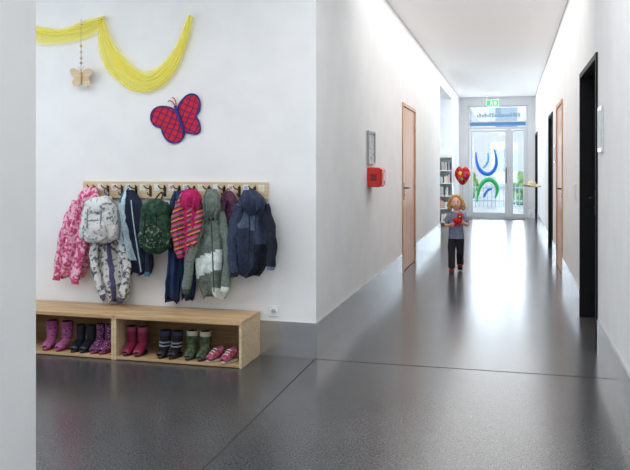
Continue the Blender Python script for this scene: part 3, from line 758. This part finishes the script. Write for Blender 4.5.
def tube(name, path, radii, mat, e, n=24, wr=.03, seed=0, flat=1.0):
    P = [Vector(p) for p in path]; V = []; F = []; m = (len(P)-1)*6
    def at(L, f):
        k = len(L)-1; i = min(int(f*k), k-1); t = f*k-i; t = t*t*(3-2*t)*.4+t*.6
        return L[i]*(1-t)+L[i+1]*t
    for i in range(m+1):
        f = i/m; c = at(P, f); d = (at(P, min(1, f+.04))-at(P, max(0, f-.04))).normalized()
        a = Vector((1,0,0)); a = (a-d*a.dot(d))
        if a.length < .2: a = Vector((0,1,0))-d*d.y
        a.normalize(); b = a.cross(d); r = at(radii, f)
        for j in range(n):
            q = 2*math.pi*j/n; k = 1+wr*math.sin(3*q+f*14+seed)+wr*.8*math.sin(f*26+2*math.cos(q)+seed)
            V.append(c+a*r*k*math.cos(q)+b*r*k*flat*math.sin(q))
    for i in range(m):
        for j in range(n): F.append((i*n+j, i*n+(j+1)%n, (i+1)*n+(j+1)%n, (i+1)*n+j))
    return mesh_ob(name, V, F, mat, e, True)
for s, P in ((-1, [(-.044,0,.46),(-.054,-.03,.36),(-.056,-.055,.27),(-.053,-.082,.15),(-.050,-.098,.065)]), (1, [(.044,0,.46),(.050,-.005,.36),(.051,-.012,.27),(.048,.04,.18),(.046,.085,.105)])):
    tube('trouser_leg', P, [.058,.054,.047,.045,.046], pants, g, seed=s)
def ring_loft(name, rings, mat, e, n=36, wr=.03):
    V = []; F = []
    for (cx,cy,cz,rx,ry) in rings:
        for j in range(n):
            q = 2*math.pi*j/n; w_ = 1+wr*math.sin(5*q+cz*30)+wr*.5*math.sin(9*q-cz*50)
            V.append((cx+rx*w_*math.cos(q), cy+ry*w_*math.sin(q), cz))
    for i in range(len(rings)-1):
        for j in range(n): F.append((i*n+j, i*n+(j+1)%n, (i+1)*n+(j+1)%n, (i+1)*n+j))
    return mesh_ob(name, V, F, mat, e, True)
ring_loft('tshirt', [(0,0,.445,.104,.086),(0,0,.47,.102,.085),(0,0,.52,.097,.080),(0,0,.58,.092,.076),(0,0,.64,.094,.076),(0,0,.69,.096,.074),(0,0,.725,.094,.068),(0,0,.752,.082,.060),(0,-.001,.772,.058,.048),(0,-.002,.786,.040,.039),(0,-.003,.792,.037,.037)], shirt, g)
for s in (-1, 1):
    tube('tshirt_sleeve', [(s*.060,.002,.745),(s*.088,.003,.738),(s*.112,.008,.70),(s*.130,.012,.658)], [.036,.040,.040,.041], shirt, g, seed=s)
for (x, y, z0, rx) in ((-.050,-.125,0,0),(.046,.075,.0,.45)):
    R = Matrix.Rotation(-rx, 3, 'X')
    def shoef(p, R=R):
        p = Vector((p.x*(1-.12*max(0,p.y/.08)), p.y, max(p.z*(1.35 if p.y > .0 else 1-.25*(-p.y/.08)), -.020)))
        return R@p
    off = Vector((x, y, .030))
    if rx: off.z = .060
    superell('shoe', off, (.034,.078,.032), shoe, g, .8, 28, fn=shoef)
    superell('shoe_sole', off+R@Vector((0,0,-.022)), (.035,.080,.007), plain('shoe_sole', (.10,.06,.06), .7), g, .7, 24, fn=lambda p, R=R: R@p)
hd = Vector((0,-.015,.918))
def headf(p):
    z = p.z/.10; k = 1-.22*max(0,-z)**1.6
    y = p.y
    if p.y < 0: y *= (.93+.05*max(0,-z))
    n_ = .014*math.exp(-((p.x/.010)**2+((p.z+.016)/.014)**2)) if p.y < 0 else 0
    so = -.006*(math.exp(-(((abs(p.x)-.029)/.014)**2+((p.z-.002)/.012)**2))) if p.y < 0 else 0
    ck = .005*(math.exp(-(((abs(p.x)-.034)/.02)**2+((p.z+.034)/.02)**2))) if p.y < 0 else 0
    ch = .004*math.exp(-((p.x/.02)**2+((p.z+.078)/.016)**2)) if p.y < 0 else 0
    return Vector((p.x*k, y-n_-so-ck-ch, p.z))
superell('head', hd, (.073,.084,.098), skin, g, 1, 64, fn=headf)
eyew = plain('eye_white', (.75,.75,.75), .2); iris = plain('iris', (.04,.07,.10), .2); lip = plain('lips', lin((186,92,88)), .5); brow = plain('eyebrow', lin((150,110,75)), .8)
for s in (-1,1):
    superell('eye', hd+Vector((s*.028,-.0675,.001)), (.0115,.007,.0068), eyew, g, 1, 16)
    superell('iris', hd+Vector((s*.028,-.0730,.001)), (.0055,.003,.0055), iris, g, 1, 12)
    superell('ear', hd+Vector((s*.074,.006,-.006)), (.008,.014,.021), skin, g, 1, 16)
    curve('brow', [hd+Vector((s*.016,-.0765,.017)), hd+Vector((s*.028,-.0755,.021)), hd+Vector((s*.040,-.069,.017))], .002, brow, g)
curve('lips', [hd+Vector((-.015,-.0705,-.046)), hd+Vector((-.006,-.0765,-.048)), hd+Vector((.006,-.0765,-.048)), hd+Vector((.015,-.0705,-.046))], .0034, lip, g)
def hairf(p):
    if p.y < -.005 and p.z < .058: return Vector((p.x*.95, max(p.y, -.010), p.z))
    return p*(1+.05*noise.noise(p*40))
superell('hair_cap', hd+Vector((0,.010,.012)), (.082,.086,.099), hair, g, 1, 56, fn=hairf)
st = []
rnd = random.Random(5)
def curl(p, out, L, amp_, turns, ph, lift):
    P = []
    side = Vector((-out.y, out.x, 0))
    for k in range(15):
        f_ = k/14
        q = p+out*(lift*math.sin(min(1, f_*1.4)*1.9)+.004)+Vector((0,0,-L*f_))
        an = ph+f_*turns*6.28
        q += side*math.cos(an)*amp_*min(1,f_*3)+out*math.sin(an)*amp_*min(1,f_*3)
        P.append(q)
    return P
for i in range(170):
    a = rnd.uniform(-.35, math.pi+.35); el = rnd.uniform(-.1, 1.25)
    if i < 60: a = rnd.choice((rnd.uniform(-.50,.3), rnd.uniform(math.pi-.3, math.pi+.50)))
    out = Vector((math.cos(a), math.sin(a), 0))
    p = hd+Vector((math.cos(a)*math.cos(el)*.080, math.sin(a)*math.cos(el)*.084+.008, math.sin(el)*.098+.012))
    L = rnd.uniform(.06,.115)+max(0,math.sin(el))*.10
    st.append(curl(p, out, L, rnd.uniform(.006,.010), rnd.uniform(1.6,2.6), rnd.uniform(0,6), rnd.uniform(.012,.034)))
curve('hair_curls', st, .0052, hair, g, radii=[.9]+[1]*11+[.8,.6,.3], res=1)
fr_ = []
for i in range(22):
    s = -1 if i < 11 else 1; k = (i%11)/10
    z0 = .110-.02*k
    fr_.append([hd+Vector((.012-.004*k,-.02-.03*k,z0)), hd+Vector((s*(.022+.014*k),-.058+.012*k,.092-.010*k)), hd+Vector((s*(.052+.010*k),-.060+.016*k,.066-.02*k)),
                hd+Vector((s*(.072+.006*k),-.044+.02*k,.030-.02*k)), hd+Vector((s*(.084),-.032+.02*k,-.02)), hd+Vector((s*(.082+.012*math.sin(i)),-.028+.02*k,-.055-.03*k)), hd+Vector((s*(.090+.01*math.cos(i*2)),-.026+.02*k,-.085-.03*k))])
curve('hair_front_locks', fr_, .0060, hair, g, radii=[1,1,1,1,1,.8,.3], res=1)
def hand(name, wrist, palm_dir, across, curl, sd):
    wrist = Vector(wrist); d = Vector(palm_dir).normalized(); a = Vector(across).normalized(); c = Vector(curl).normalized()
    V = [wrist-d*.004, wrist+d*.016, wrist+d*.034]; E = [(0,1),(1,2)]; R_ = [(.013,.013),(.020,.013),(.020,.011)]; roots = {0}
    for k, (o, L) in enumerate(((-.0165,.030),(-.0055,.036),(.0055,.034),(.0160,.026))):
        b = len(V); roots.add(b); base = wrist+d*.030+a*o
        V += [base, base+d*L*.45+c*.004, base+d*L*.72+c*L*.38, base+d*L*.70+c*L*.75]
        E += [(b,b+1),(b+1,b+2),(b+2,b+3)]; R_ += [.0060,.0056,.0052,.0042]
    b = len(V); roots.add(b); base = wrist+d*.010-a*.014
    V += [base, base-a*.016+d*.012+c*.006, base-a*.018+d*.026+c*.016]; E += [(b,b+1),(b+1,b+2)]; R_ += [.0075,.0066,.0052]
    skinned(name, V, E, R_, roots, [skin], g, None, 2)
hand('hand_right', (-.062,-.128,.635), (.45,-.62,.30), (0,.3,1), (.9,.1,.2), 1)
hand('hand_left', (.108,-.118,.662), (-.35,-.7,.15), (0,.3,-1), (-.9,-.2,.1), 1)
toy = empty('plush_toy', (gx, gy, 0))
plush = noisy('red_plush', lin((165,26,28)), lin((205,54,42)), 60, .95)
tc_ = Vector((.030,-.168,.688))
superell('toy_body', tc_, (.052,.042,.048), plush, toy, .9, 28, fn=lambda p: p*(1+.05*noise.noise(p*60)))
superell('toy_head', tc_+Vector((.030,-.006,.062)), (.036,.032,.032), plush, toy, .95, 24)
for s in (-1,1):
    superell('toy_ear', tc_+Vector((.030+s*.026,-.004,.090)), (.011,.009,.012), plush, toy, 1, 14)
    superell('toy_arm', tc_+Vector((s*.046,-.018,.010)), (.018,.014,.026), plush, toy, .9, 14)
    superell('toy_leg', tc_+Vector((s*.026,-.022,-.050)), (.017,.020,.024), plush, toy, .9, 14)
    superell('toy_eye', tc_+Vector((.030+s*.011,-.038,.070)), (.004,.003,.004), M['black'], toy, 1, 10)
superell('toy_muzzle', tc_+Vector((.030,-.037,.056)), (.013,.009,.009), plain('muzzle', (.75,.6,.35), .9), toy, 1, 14)

# ---------------------------------------------------------------- camera
cam = bpy.data.cameras.new('camera'); cam.sensor_width = 36; cam.lens = 36*FP/630; cam.shift_y = -69/630; cam.clip_end = 300
co = bpy.data.objects.new('camera', cam); co.location = (0,0,EYE); co.rotation_euler = (math.radians(90), 0, TH); COL.objects.link(co)
scene.camera = co
